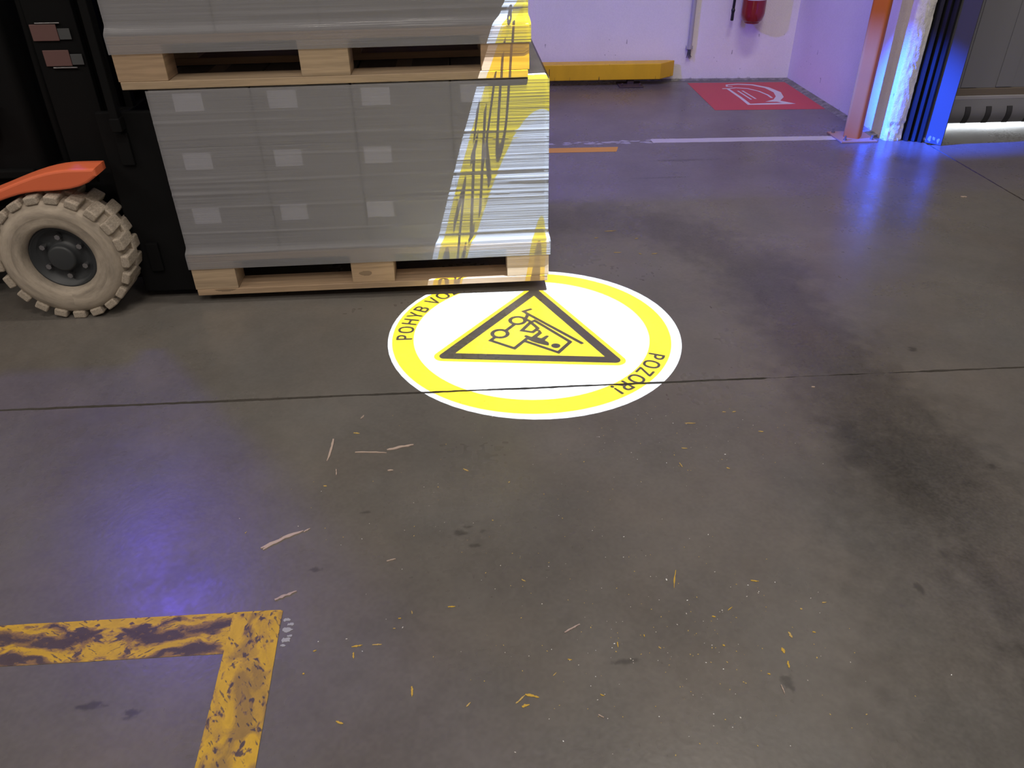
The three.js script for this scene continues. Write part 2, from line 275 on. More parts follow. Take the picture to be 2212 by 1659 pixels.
// ------------------------------------------------------------------ the load: two pallet tiers wrapped in film
const TILT = 0.0096, ORG = V(-0.917, 0.028, -2.462);
const load = (lx, ly, lz) => V(ORG.x + lx * Math.cos(TILT) - ly * Math.sin(TILT), ORG.y + lx * Math.sin(TILT) + ly * Math.cos(TILT), ORG.z - lz);   // lx along the forks, lz away from the viewer
const woodTex = [0, 1, 2].map((v) => dataTex(512, 128, (i, j) => {
  const x = i / 512, y = j / 128, g = fbm(x * 3 + v * 9, y * 22 + 3 * fbm(x * 2 + v, y * 3, 2), 4), f = vnoise(x * 30, y * 120 + v * 31), kn = vnoise(x * 6 + v * 13, y * 3 + v * 5);
  let k = 0.82 + 0.6 * (g - 0.5) + 0.15 * (f - 0.5); if (kn > 0.93) k *= 0.55;
  return [0.46 * k, (0.34 - 0.02 * v) * k, (0.22 - 0.02 * v) * k];
}));
M.wood = woodTex.map((t) => new THREE.MeshPhysicalMaterial({ map: t, roughness: 0.8 }));
function plank(w, h, d) { const g = rbox(w, h, d, 0, 0, 0, 0.002, 1), p = g.attributes.position, n = g.attributes.normal, uv = g.attributes.uv, o = rnd() * 3; for (let i = 0; i < p.count; i++) { const ny = Math.abs(n.getY(i)) > 0.7; const a = w >= d ? p.getX(i) : p.getZ(i), b = ny ? (w >= d ? p.getZ(i) : p.getX(i)) : p.getY(i); uv.setXY(i, a * 0.9 + o, b * 4 + o); } return g; }
function pallet(lx, ly, label) {
  const t = thing('wooden_pallet', label, 'pallet', load(lx + 0.6, ly, 0.4).toArray(), 0, undefined); t.rotation.z = TILT;
  const put = (name, w, h, d, x, y, z) => { const o = obj(name, plank(w, h, d), M.wood[Math.floor(rnd() * 3)], t); o.position.set(x, y, z); return o; };
  for (const [z, w] of [[-0.35, 0.1], [0, 0.145], [0.35, 0.1]]) put('bottom_runner', 1.19, 0.022, w, 0, 0.011, z);
  for (const z of [-0.35, 0, 0.35]) for (const x of [-0.5275, 0, 0.5275]) put('block', 0.143, 0.078, z ? 0.098 : 0.143, x, 0.061, z);
  for (const x of [-0.5275, 0, 0.5275]) put('cross_board', 0.145, 0.022, 0.8, x, 0.111, 0);
  for (const [z, w] of [[-0.3275, 0.145], [-0.17, 0.1], [0, 0.145], [0.17, 0.1], [0.3275, 0.145]]) put('top_board', 1.2, 0.022, w, 0, 0.133, z);
  return t;
}
pallet(0, 0, 'lower wooden pallet just above the floor, its side edge partly lit by the projected sign');
pallet(-0.064, 0.673, 'upper wooden pallet standing on the lower tier of wrapped cartons');
const cartonTex = dataTex(512, 512, (i, j) => { const k = 0.92 + 0.35 * (fbm(i / 90, j / 90, 4) - 0.5) + 0.08 * (vnoise(i / 2, j / 30) - 0.5); return [0.22 * k, 0.21 * k, 0.21 * k]; });
M.carton = new THREE.MeshPhysicalMaterial({ map: cartonTex, roughness: 0.8 });
M.paper = mat(0.60, 0.60, 0.64, 0.6); M.tape = mat(0.36, 0.33, 0.30, 0.4);
const LW = ['bottom', 'middle', 'top'], CW = ['next to the forklift', 'second from the forklift', 'third from the forklift', 'farthest from the forklift'];
for (let tier = 0; tier < 2; tier++) for (let row = 0; row < 3; row++) for (let col = 0; col < 4; col++) {
  const w = 0.2965, h = 0.174, d = 0.786, lx = (tier ? -0.064 : 0) + 0.007 + 0.2965 * col + w / 2, ly = tier * 0.673 + 0.1445 + row * 0.1762;
  const t = thing('carton', `grey carton in ${LW[row]} layer on ${tier ? 'upper' : 'lower'} pallet, ${CW[col]}`, 'carton', load(lx + rr(-0.0008, 0.0008), ly, 0.4 + rr(-0.003, 0.003)).toArray(), 0, 'wrapped grey cartons on the pallets'); t.rotation.z = TILT;
  obj('box', uvBox(rbox(w - 0.003, h, d, 0, h / 2, 0, 0.006, 2), 2), M.carton, t);
  const ox = [-0.06, -0.08, -0.10, -0.10][col] + 0.012 * row;
  obj('label', rbox(0.085, 0.052, 0.001, ox, 0.135, d / 2 + 0.0006, 0.0004, 1), M.paper, t).userData.label = 'pale paper label';
  obj('packing_tape', rbox(0.05, 0.0008, d + 0.002, 0, h + 0.0004, 0, 0.0003, 1), M.tape, t);
}
const filmBump = dataTex(256, 1024, (i, j) => { const k = 0.5 * fbm(i / 90, j / 3.2, 3) + 0.5 * fbm(i / 160 + 9, j / 11, 3) ; return [k, k, k]; }, false);
filmBump.wrapS = filmBump.wrapT = THREE.MirroredRepeatWrapping; filmBump.repeat.set(1.1, 1.7);
M.film = new THREE.MeshPhysicalMaterial({ color: rgb(0.62, 0.62, 0.65), roughness: 0.19, transmission: 0.72, thickness: 0, ior: 1.45, bumpMap: filmBump, bumpScale: 0.0011, side: THREE.DoubleSide });
function film(lx, ly, top, label) {
  const NS = 240, rows = []; for (let y = 0.098; y < top; y += 0.0034) rows.push(y); rows.push(top);
  const folds = []; for (let k = 0; k < 26; k++) folds.push([rr(0.15, top), rr(-0.012, 0.012), rr(0.0022, 0.005), rr(0.0006, 0.0016), rnd() * 50]);   // drawn-tight folds running round the load
  const pos = [], uv = [], idx = [];
  rows.forEach((y, j) => {
    const f = sst(0.178, 0.146, y), hx = 0.5965 + 0.0075 * f, hz = 0.3972 + 0.0065 * f, per = 4 * (hx + hz);
    for (let i = 0; i <= NS; i++) {
      const w = (i % NS) / NS; let s = w * per, x, z, nx = 0, nz = 0;
      if (s < 2 * hx) { x = -hx + s; z = hz; nz = 1; } else if ((s -= 2 * hx) < 2 * hz) { x = hx; z = hz - s; nx = 1; } else if ((s -= 2 * hz) < 2 * hx) { x = hx - s; z = -hz; nz = -1; } else { s -= 2 * hx; x = -hx; z = -hz + s; nx = -1; }
      const q = w * 5; let d = 0.0012 * (fbm(q * 3 + lx * 9, y * 26, 3) - 0.4);
      for (const [fy, sl, wd, am, ph] of folds) { const u = (y - fy - sl * Math.sin(w * 6.283 + ph) - 0.004 * (vnoise(q * 2 + ph, fy * 90) - 0.5)) / wd; if (u * u < 9) d += am * Math.exp(-u * u) * sst(0.3, 0.7, vnoise(q * 1.4 + ph, ph)); }
      if (j === 0 || j === rows.length - 1) d = 0;
      pos.push(x + nx * d, y, z + nz * d); uv.push(i / NS * 4, y);
      if (i < NS && j + 1 < rows.length) { const a = j * (NS + 1) + i; idx.push(a, a + 1, a + NS + 1, a + 1, a + NS + 2, a + NS + 1); }
    }
  });
  const g = new THREE.BufferGeometry(); g.setAttribute('position', new THREE.Float32BufferAttribute(pos, 3)); g.setAttribute('uv', new THREE.Float32BufferAttribute(uv, 2)); g.setIndex(idx); g.computeVertexNormals();
  const o = obj('stretch_film', g, M.film); o.position.copy(load(lx + 0.6, ly, 0.4)); o.rotation.z = TILT; return tag(o, label, 'stretch film');
}
film(0, 0, 0.668, 'wrinkled clear stretch film around the lower tier of cartons');
film(-0.064, 0.673, 0.69, 'wrinkled clear stretch film around the upper tier of cartons');

// ------------------------------------------------------------------ forklift
M.black = mat(0.003, 0.003, 0.0033, 0.85, { specularIntensity: 0.35 }); M.steel = mat(0.05, 0.05, 0.053, 0.4, { metalness: 0.7 }); M.orange = mat(0.72, 0.15, 0.06, 0.5);
const tyreTex = dataTex(256, 256, (i, j) => { const k = 0.85 + 0.7 * (fbm(i / 18, j / 18, 4) - 0.5) + 0.12 * (vnoise(i / 2, j / 2) - 0.5); return [0.40 * k, 0.34 * k, 0.27 * k]; });
M.tyre = new THREE.MeshPhysicalMaterial({ map: tyreTex, roughness: 0.9 });
M.chrome = mat(0.35, 0.35, 0.36, 0.3, { metalness: 0.9 }); M.rim = mat(0.03, 0.033, 0.036, 0.5);
const fork = thing('forklift', 'dark forklift truck with orange fender and beige tyre carrying the wrapped pallets', 'forklift', [-1.30, 0, -2.9]);
{
  const wheel = (x, z, side, r, wd, name) => {
    const w = new THREE.Group(); w.name = name; w.position.set(x, r, z); w.rotation.x = side * Math.PI / 2; fork.add(w);      // its axis points outward
    const k = r / 0.215, h = wd / 2;
    const prof = [[0.112, -h], [0.135, -h - 0.002], [0.17, -h], [0.192, -h + 0.012], [0.199, -h + 0.03], [0.201, 0], [0.199, h - 0.03], [0.192, h - 0.012], [0.17, h], [0.150, h + 0.001], [0.147, h - 0.002], [0.128, h - 0.001], [0.112, h - 0.006], [0.106, h - 0.03], [0.106, -h]].map(([a, b]) => [a * k, b]);
    obj('tyre', lathe(prof, 64), M.tyre, w);
    const lugShape = rbox(0.042 * k, wd * 0.56, 0.026 * k, 0, 0, 0, 0.006 * k, 2);
    for (let i = 0; i < 21; i++) for (const s of [1, -1]) {
      const o = obj('lug', lugShape, M.tyre, w), a = (i + (s > 0 ? 0 : 0.5)) / 21 * 2 * Math.PI;
      o.position.set(Math.sin(a) * 0.2025 * k, s * wd * 0.2, Math.cos(a) * 0.2025 * k); o.rotation.y = a; 
    }
    obj('rim', lathe([[0.108 * k, h - 0.028], [0.096 * k, h - 0.02], [0.09 * k, h - 0.045], [0.05 * k, h - 0.05], [0.045 * k, h - 0.02], [0.036 * k, h - 0.012], [0, h - 0.012]], 40), M.rim, w);
    for (let i = 0; i < 6; i++) { const a = i / 6 * 2 * Math.PI; const b = obj('wheel_nut', cyl(0.009, 0.009, 0.02, 6), M.chrome, w); b.position.set(Math.sin(a) * 0.068 * k, h - 0.04, Math.cos(a) * 0.068 * k); }
    return w;
  };
  wheel(0.018, 0.44, 1, 0.208, 0.16, 'front_wheel'); wheel(0.018, -0.44, -1, 0.208, 0.16, 'front_wheel');
  wheel(-1.25, 0.36, 1, 0.19, 0.14, 'rear_wheel'); wheel(-1.25, -0.36, -1, 0.19, 0.14, 'rear_wheel');
  // mast: outer and inner rails, ties, cylinders, chains, carriage, forks, backrest
  for (const z of [-0.33, 0.33]) {
    obj('outer_mast_rail', mergeGeometries([rspan(0.06, 0.20, 0.06, 2.05, z - 0.012, z + 0.012, 0.003), rspan(0.06, 0.075, 0.06, 2.05, z - Math.sign(z) * 0.06 - 0.01, z + 0.012, 0.003)]), M.black, fork);
    obj('inner_mast_rail', rspan(0.10, 0.235, 0.045, 2.0, z - Math.sign(z) * 0.065 - 0.012, z - Math.sign(z) * 0.065 + 0.012, 0.003), M.black, fork);
    obj('lift_cylinder', cyl(0.028, 0.028, 1.5, 20).translate(0.045, 0.85, z - Math.sign(z) * 0.1), M.black, fork);
    obj('piston_rod', cyl(0.017, 0.017, 0.45, 16).translate(0.045, 1.8, z - Math.sign(z) * 0.1), M.chrome, fork);
    obj('lift_chain', rspan(0.15, 0.175, 0.3, 1.9, z - Math.sign(z) * 0.15 - 0.008, z - Math.sign(z) * 0.15 + 0.008, 0.003), M.steel, fork);
    obj('tilt_cylinder', tube([V(-0.28, 0.34, z * 0.8), V(0.06, 0.44, z * 0.8)], 0.024, 12, 2), M.black, fork);
  }
  for (const y of [0.14, 0.95, 1.98]) obj('mast_tie', rspan(0.07, 0.13, y - 0.05, y + 0.05, -0.33, 0.33, 0.004), M.black, fork);
  for (const y of [0.16, 0.52]) obj('carriage_bar', rspan(0.245, 0.285, y - 0.05, y + 0.05, -0.41, 0.41, 0.004), M.black, fork);
  for (const z of [-0.30, 0.30]) obj('carriage_plate', rspan(0.215, 0.262, 0.10, 0.62, z - 0.012, z + 0.012, 0.003), M.black, fork);
  for (const z of [-0.385, 0.385]) obj('gap_mask_plate', rspan(0.20, 0.372, 0.03, 0.63, z - 0.012, z + 0.012, 0.006), M.black, fork);  // added plates that keep the gap between mast and load black
  const fs = new THREE.Shape([[0.29, 0.52], [0.29, 0.04], [0.30, 0.028], [1.40, 0.052], [1.40, 0.064], [0.36, 0.068], [0.33, 0.09], [0.325, 0.52]].map(([x, y]) => new THREE.Vector2(x, y)));
  for (const z of [-0.19, 0.19]) obj('fork_arm', new THREE.ExtrudeGeometry(fs, { depth: 0.1, bevelEnabled: false }).translate(0, 0.018, z - 0.05), M.black, fork);
  // load backrest
  for (const y of [0.60, 1.14]) obj('backrest_rail', rspan(0.255, 0.285, y - 0.02, y + 0.02, -0.44, 0.44, 0.004), M.black, fork);
  for (let i = 0; i < 7; i++) { const z = -0.42 + i * 0.14; obj('backrest_bar', rspan(0.258, 0.282, 0.58, 1.15, z - 0.014, z + 0.014, 0.004), M.black, fork); }
  obj('hydraulic_hose', tube([V(0.02, 0.3, 0.27), V(0.03, 0.7, 0.29), V(0.05, 1.3, 0.28), V(0.07, 1.95, 0.27)], 0.013), M.black, fork);
  obj('hydraulic_hose', tube([V(0.0, 0.3, 0.23), V(0.01, 0.7, 0.25), V(0.03, 1.3, 0.24), V(0.07, 1.95, 0.22)], 0.013), M.black, fork);
  // pale and red plates on the mast side
  M.plateRed = mat(0.22, 0.05, 0.045, 0.5); M.plateGrey = mat(0.06, 0.063, 0.066, 0.5);
  for (const [x, y, m] of [[0.105, 0.845, 0], [0.12, 0.775, 1]]) {
    const a = obj('rating_plate', rbox(0.075, 0.045, 0.004, x, y, 0.346, 0.002), mat(0.12, 0.06, 0.055, 0.6), fork);
    obj('plate_field', rbox(0.034, 0.03, 0.002, x + 0.056, y - 0.004, 0.347, 0.001), M.plateGrey, fork);
    obj('bright_edge', rbox(0.07, 0.0035, 0.004, x + 0.016, y + (m ? -0.026 : 0.026), 0.348, 0.001), M.chrome, fork);
  }
  // chassis, cowl, fender
  obj('chassis', mergeGeometries([rspan(-1.6, -0.28, 0.12, 0.42, -0.38, 0.38, 0.03), rspan(-0.35, 0.06, 0.14, 0.34, -0.28, 0.28, 0.02)]), M.black, fork);
  obj('front_cowl', rspan(-0.30, -0.02, 0.34, 0.95, -0.36, 0.34, 0.03), M.black, fork);
  obj('shaded_side_panel', new THREE.ExtrudeGeometry(new THREE.Shape([[-1.5, 0.36], [-0.36, 0.36], [-0.30, 0.50], [-0.18, 0.57], [-0.12, 0.58], [-0.12, 0.66], [-0.22, 0.66], [-0.5, 0.60], [-1.5, 0.66]].map(([x, y]) => new THREE.Vector2(x, y))), { depth: 0.02, bevelEnabled: true, bevelSize: 0.006, bevelThickness: 0.006, bevelSegments: 2 }).translate(0, 0, 0.36), mat(0.06, 0.014, 0.01, 0.7), fork);  // orange body paint darkened to red-brown; the shade is in the colour
  {
    const up = [], dn = []; for (let i = 0; i <= 16; i++) { const t = i / 16, x = -0.24 + 0.43 * t; up.push([x, 0.385 + 0.098 * sst(-0.1, 0.85, t)]); dn.push([x, 0.350 + 0.082 * sst(-0.2, 0.6, t) + 0.04 * Math.pow(t, 9)]); }
    const sh = new THREE.Shape([...up, ...dn.reverse()].map(([x, y]) => new THREE.Vector2(x, y)));
    obj('fender', new THREE.ExtrudeGeometry(sh, { depth: 0.07, bevelEnabled: true, bevelSize: 0.008, bevelThickness: 0.01, bevelSegments: 3 }).translate(0, 0, 0.42), M.orange, fork).userData.label = 'glossy orange front fender';
    obj('fender_liner', tube([V(-0.28, 0.30, 0.43), V(-0.2, 0.375, 0.43), V(0, 0.43, 0.43), V(0.17, 0.44, 0.43)], 0.012), M.black, fork);
  }
  obj('floor_plate', rspan(-0.75, -0.05, 0.42, 0.45, -0.36, 0.36, 0.008), M.black, fork);
  obj('seat', mergeGeometries([rspan(-1.15, -0.72, 0.82, 0.94, -0.25, 0.25, 0.04), rspan(-1.22, -1.08, 0.9, 1.4, -0.25, 0.25, 0.04)]), M.black, fork);
  obj('engine_hood', rspan(-1.3, -0.7, 0.42, 0.82, -0.34, 0.34, 0.03), M.black, fork);
  obj('counterweight', rspan(-1.75, -1.32, 0.25, 1.0, -0.46, 0.46, 0.08), M.orange, fork);
  obj('steering_column', tube([V(-0.2, 0.9, 0), V(-0.38, 1.12, 0)], 0.025, 10, 2), M.black, fork);
  const sw = obj('steering_wheel', new THREE.TorusGeometry(0.16, 0.014, 8, 32), M.black, fork); sw.position.set(-0.4, 1.14, 0); sw.rotation.set(-Math.PI / 2, 0.6, 0, 'YXZ');
  for (const z of [-0.42, 0.42]) { obj('overhead_guard_post', tube([V(-0.2, 0.5, z * 0.84), V(-0.32, 1.3, z), V(-0.48, 2.1, z)], 0.026, 8, 16), M.black, fork); obj('overhead_guard_post', tube([V(-1.55, 0.9, z * 0.9), V(-1.5, 1.6, z), V(-1.38, 2.1, z)], 0.026, 8, 16), M.black, fork); }
  for (let i = 0; i < 6; i++) { const z = -0.42 + i * 0.168; obj('overhead_guard_bar', rspan(-1.4, -0.46, 2.09, 2.12, z - 0.014, z + 0.014, 0.004), M.black, fork); }
  for (const x of [-0.47, -1.39]) obj('overhead_guard_rail', rspan(x - 0.02, x + 0.02, 2.08, 2.13, -0.44, 0.44, 0.006), M.black, fork);
  // blue safety spotlight on the overhead guard, pointing ahead of the truck
  const lp = V(-0.465, 2.16, -0.32), aim = V(2.42, 0.13, -4.07).sub(V(-1.30, 0, -2.9));
  const dir = aim.clone().sub(lp).normalize(), hs = new THREE.Group(); hs.name = 'blue_spot_lamp'; hs.position.copy(lp); hs.quaternion.setFromUnitVectors(V(0, 1, 0), dir); fork.add(hs);
  obj('lamp_housing', lathe([[0, -0.09], [0.035, -0.085], [0.05, -0.05], [0.055, 0], [0.05, 0], [0.045, -0.04], [0, -0.05]], 32), new THREE.MeshPhysicalMaterial({ color: rgb(0.012, 0.012, 0.013), roughness: 0.5, side: THREE.DoubleSide }), hs);
  obj('lamp_lens', cyl(0.045, 0.045, 0.006, 32).translate(0, -0.008, 0), new THREE.MeshPhysicalMaterial({ color: rgb(0.1, 0.1, 0.3), emissive: BLUE, emissiveIntensity: 12 }), hs).userData.label = 'glowing blue lens';
  obj('lamp_bracket', tube([V(-0.5, 2.12, -0.32), V(-0.53, 2.14, -0.31), V(-0.545, 2.17, -0.3)], 0.01, 8, 6), M.black, fork);
  const s = new THREE.SpotLight(BLUE, BEAM_LIGHT, 0, 0.082, 0.9); s.name = 'blue_beam'; s.position.copy(lp).addScaledVector(dir, 0.02); s.target.position.copy(aim); s.shadow.radius = 0.7; s.castShadow = true; fork.add(s); fork.add(s.target);
  const hb = new THREE.SpotLight(STRAY, HALO_LIGHT, 0, 0.8, 1); hb.name = 'blue_halo'; hb.position.copy(s.position); hb.target.position.copy(aim); hb.shadow.radius = 1.5; hb.castShadow = true; fork.add(hb); fork.add(hb.target);
  const q = new THREE.PointLight(STRAY, STRAY_LIGHT); q.name = 'blue_stray'; q.position.copy(lp).addScaledVector(dir, 0.03); q.shadow.radius = 2; q.castShadow = true; fork.add(q);
}

// ------------------------------------------------------------------ floor markings
const tapeTex = (heavy, sd) => dataTex(1536, 192, (i, j) => {
  const x = i / 1536 * 1.28, y = j / 192 * 0.16, w = fbm(x * 14 + sd, y * 14, 3), a = fbm(x * 12 + 2.5 * w + sd, y * 20 + w * 2, 5), b = fbm(x * 55 + 4 * w, y * 60 + sd, 5), f = vnoise(x * 380, y * 380), sc = fbm((x + y) * 40 + sd, (y - x) * 150, 3);
  const mid = Math.min(1, Math.min(j, 191 - j) / 60), m = a + 0.16 * mid + 0.30 * (b - 0.5) + 0.08 * (f - 0.5);
  const brown = Math.min(1, heavy * sst(0.46, 0.62, m) + 0.6 * sst(0.60, 0.68, b)), dark = Math.min(1, heavy * sst(0.60, 0.76, m) + 0.9 * sst(0.66, 0.72, b) + 0.8 * sst(0.70, 0.76, sc)), k = 0.92 + 0.4 * (b - 0.5);
  const ye = [0.60 * k, 0.365 * k, 0.015 * k], br = [0.25 * k, 0.145 * k, 0.05 * k], dk = [0.075 * k, 0.056 * k, 0.045 * k];
  return ye.map((v, n) => (v * (1 - brown) + br[n] * brown) * (1 - dark) + dk[n] * dark);
});
{
  const t = thing('yellow_floor_tape', 'dirty worn yellow floor tape marking a square corner', 'floor tape', [0, 0, 0]);
  const mk = (tx, pts, U) => { const g = plan(pts, 0.0006, 0.0002), p = g.attributes.position, uv = g.attributes.uv; for (let i = 0; i < p.count; i++) { const [u, v] = U(p.getX(i), p.getZ(i)); uv.setXY(i, u, v); } return obj('tape_strip', g, new THREE.MeshPhysicalMaterial({ map: tx, roughness: 0.5 }), t); };
  const e1 = [], e2 = []; for (let x = -2.4; x <= -0.3955; x += 0.02) { e1.push([x, -1.0955 + 0.001 * (fbm(x * 40, 1, 2) - 0.5)]); e2.push([x, -0.997 + 0.0012 * (fbm(x * 40, 8, 2) - 0.5)]); }
  e1.push([-0.395, -1.0925]); e2.push([-0.395, -0.997]);
  mk(tapeTex(0.95, 3), [...e1, ...e2.reverse()], (x, z) => [(x + 2) / 1.28, (z + 1.096) / 0.1]);
  const f1 = [], f2 = []; for (let z = -1.0905; z <= 0.6; z += 0.02) { const q = (z + 1.09); f1.push([-0.4925 + 0.03 * q + 0.0012 * (fbm(z * 40, 3, 2) - 0.5), z]); f2.push([-0.3955 + 0.04 * q + 0.0012 * (fbm(z * 40, 5, 2) - 0.5), z]); }
  mk(tapeTex(0.4, 11), [...f1, ...f2.reverse()], (x, z) => [(z + 2) / 1.28, (x + 0.493) / 0.108]).position.y = 0.0005;
}
{
  const t = thing('white_floor_line', 'white painted floor line, worn to flakes at the end near the pallets', 'floor line', [0, 0, 0]);
  M.whitePaint = mat(0.50, 0.48, 0.48, 0.6);
  const a = [], b = []; for (let x = 1.02; x <= 2.04; x += 0.02) { a.push([x, -4.222 + 0.028 * (x - 1.02) + 0.006 * (fbm(x * 30, 2, 3) - 0.5)]); b.push([x, -4.152 + 0.03 * (x - 1.02) + 0.006 * (fbm(x * 30, 7, 3) - 0.5)]); }
  obj('painted_strip', plan([...a, ...b.reverse()], 0.0005, 0.0002), M.whitePaint, t);
  const fl = []; for (let i = 0; i < 60; i++) { const x = 0.36 + 0.68 * Math.pow(rnd(), 0.8), z = rr(-4.205, -4.155), r = rr(0.004, 0.020) * (x > 0.75 ? 1.2 : 0.8), n = 7, o = []; for (let k = 0; k < n; k++) { const q = k / n * 2 * Math.PI, s = r * rr(0.5, 1.2); o.push([x + Math.cos(q) * s * 1.5, z + Math.sin(q) * s * 0.8]); } fl.push(plan(o, 0.0004, 0.0002 + 0.0000012 * i)); }
  const f = obj('paint_flakes', mergeGeometries(fl), mat(0.34, 0.33, 0.33, 0.7), t); f.userData.kind = 'stuff';
}
tag(obj('orange_floor_line', plan([[-0.6, -4.13], [0.822, -4.097], [0.800, -4.020], [-0.6, -4.05]], 0.0006, 0.0003), mat(0.62, 0.30, 0.035, 0.5)), 'fresh orange-yellow floor line with a clean cut end', 'floor line');
{
  const t = thing('fire_point_floor_sign', 'red floor square with white extinguisher symbol in the wall corner', 'floor sign', [0, 0, 0]);
  obj('red_field', plan([[1.545, -5.485], [2.205, -5.45], [2.200, -4.745], [1.535, -4.778]], 0.0006, 0.0003), mat(0.50, 0.06, 0.065, 0.55), t);
  const W = mat(0.60, 0.57, 0.58, 0.6), Q = (u, v) => [1.60 + 0.60 * u, -5.43 + 0.64 * v];
  // symbol: u to the right, v towards the viewer
  const body = new THREE.Shape(), pt = (u, v) => { const [x, z] = Q(u, v); return [x, -z]; };
  const poly = (L) => L.map(([u, v]) => new THREE.Vector2(...pt(u, v)));
  const rib = (L, w) => { const a = [], b = []; L.forEach(([u, v], i) => { const p = L[Math.max(0, i - 1)], q = L[Math.min(L.length - 1, i + 1)], dx = q[0] - p[0], dy = q[1] - p[1], l = Math.hypot(dx, dy) || 1, ww = Array.isArray(w) ? w[i] : w; a.push([u - dy / l * ww / 2, v + dx / l * ww / 2]); b.push([u + dy / l * ww / 2, v - dx / l * ww / 2]); }); return poly([...a, ...b.reverse()]); };
  const flat = (pts, y) => new THREE.ExtrudeGeometry(new THREE.Shape(pts), { depth: 0.0004, bevelEnabled: false }).rotateX(-Math.PI / 2).translate(0, y, 0);
  const U = (px, py) => { // symbol outline measured on the floor, metres
    return [px, py];
  };
  obj('symbol_body', flat(rib([[0.28, 0.20], [0.30, 0.60], [0.30, 0.84], [0.50, 0.84], [0.70, 0.84]], [0.03, 0.035, 0.05, 0.055, 0.05]), 0.001), W, t);
  obj('symbol_shoulder', flat(rib([[0.22, 0.20], [0.30, 0.20], [0.38, 0.17], [0.50, 0.22], [0.58, 0.34], [0.62, 0.50], [0.62, 0.62]], 0.026), 0.0011), W, t);
  obj('symbol_hose', flat(rib([[0.36, 0.12], [0.30, 0.11], [0.32, 0.04], [0.45, 0.02], [0.60, 0.06], [0.72, 0.20], [0.76, 0.40], [0.72, 0.58], [0.62, 0.74], [0.55, 0.75]], [0.02, 0.03, 0.03, 0.035, 0.045, 0.06, 0.08, 0.08, 0.07, 0.02]), 0.0012), W, t);
  obj('symbol_horn', flat(poly([[0.50, 0.76], [0.62, 0.68], [0.78, 0.86], [0.70, 0.87], [0.62, 0.77]]), 0.0013), W, t);
  obj('symbol_stripe', flat(rib([[0.36, 0.30], [0.385, 0.66]], 0.02), 0.001), W, t);
  obj('symbol_stripe', flat(rib([[0.41, 0.30], [0.44, 0.64]], 0.02), 0.001), W, t);
}
{
  const fl = []; for (const [x, z, r] of [[-0.384, -1.07, 0.006], [-0.379, -1.045, 0.009], [-0.374, -1.058, 0.005], [-0.378, -1.02, 0.008], [-0.381, -1.008, 0.004], [-0.372, -1.03, 0.004]]) for (let i = 0; i < 3; i++) { const o = []; for (let k = 0; k < 8; k++) { const q = k / 8 * 2 * Math.PI, s = r * rr(0.3, 0.9); o.push([x + (i - 1) * r * 0.6 + Math.cos(q) * s, z + Math.sin(q) * s]); } fl.push(plan(o, 0.0003, 0.0002 + 0.0001 * i)); }
  const o = obj('white_scuff', mergeGeometries(fl), mat(0.34, 0.34, 0.37, 0.7)); tag(o, 'small whitish paint scuff beside the corner of the yellow tape', 'scuff');
}

// ------------------------------------------------------------------ guard rail, pipe, extinguisher, bollard, door guard
{
  const railTex = dataTex(512, 64, (i, j) => { const k = 0.92 + 0.2 * (fbm(i / 30, j / 12, 4) - 0.5), d = vnoise(i / 3, j / 3 + 50) > 0.985 ? 0.3 : 1; return [0.74 * k * d, 0.44 * k * d, 0.012 * k]; });
  M.yellow = new THREE.MeshPhysicalMaterial({ map: railTex, roughness: 0.45 });
  const t = thing('guard_rail', 'low yellow steel guard rail along the white wall', 'guard rail', [1.37, 0, -5.44], -0.02);
  const sh = new THREE.Shape([[-3.4, 0.0], [-0.03, 0.0], [0.075, 0.09], [0.03, 0.10], [-0.07, 0.098], [-3.4, 0.098]].map(([x, z]) => new THREE.Vector2(x, z)));
  obj('beam', new THREE.ExtrudeGeometry(sh, { depth: 0.092, bevelEnabled: true, bevelSize: 0.004, bevelThickness: 0.004, bevelSegments: 2 }).rotateX(-Math.PI / 2).translate(0, 0.044, 0), M.yellow, t);
  M.rust = mat(0.055, 0.035, 0.03, 0.8);
  for (const x of [-0.22, -1.7, -3.1]) {
    obj('foot_post', rspan(x - 0.022, x + 0.022, 0.006, 0.045, -0.06, -0.015, 0.003), M.rust, t);
    obj('foot_plate', rspan(x - 0.085, x + 0.075, 0, 0.009, -0.10, 0.06, 0.003), M.rust, t);
    for (const [a, b] of [[-0.065, 0.04], [0.055, 0.04]]) obj('anchor_bolt', cyl(0.006, 0.006, 0.02, 8).translate(x + a, 0.016, b), M.rust, t);
  }
  obj('weld_seam', rbox(0.004, 0.045, 0.002, -0.77, 0.092, 0.0045, 0.0008), M.rust, t);
}
{
  const t = thing('wall_conduit', 'thin grey conduit pipe ending in frayed cable on the white wall', 'pipe', [1.55, 0, -5.545]);
  M.pipe = mat(0.36, 0.36, 0.38, 0.45);
  obj('pipe', cyl(0.0145, 0.0145, 2.6, 20).translate(0, 0.205 + 1.3, 0), M.pipe, t);
  obj('pipe_clip', mergeGeometries([rspan(-0.022, 0.022, 0.205, 0.225, -0.02, 0.006, 0.003), rspan(-0.022, 0.022, 0.9, 0.92, -0.02, 0.006, 0.003)]), M.pipe, t);
  obj('cable_end', cyl(0.010, 0.012, 0.03, 14).translate(0, 0.19, 0), mat(0.05, 0.05, 0.055, 0.6), t);
  for (let i = 0; i < 9; i++) { const a = i / 9 * 2 * Math.PI; obj('frayed_strand', tube([V(Math.cos(a) * 0.008, 0.185, Math.sin(a) * 0.008), V(Math.cos(a) * 0.012, 0.165, Math.sin(a) * 0.010), V(Math.cos(a) * rr(0.012, 0.022), rr(0.145, 0.155), Math.sin(a) * 0.012)], 0.0022, 5, 6), mat(0.10, 0.095, 0.10, 0.6), t); }
}
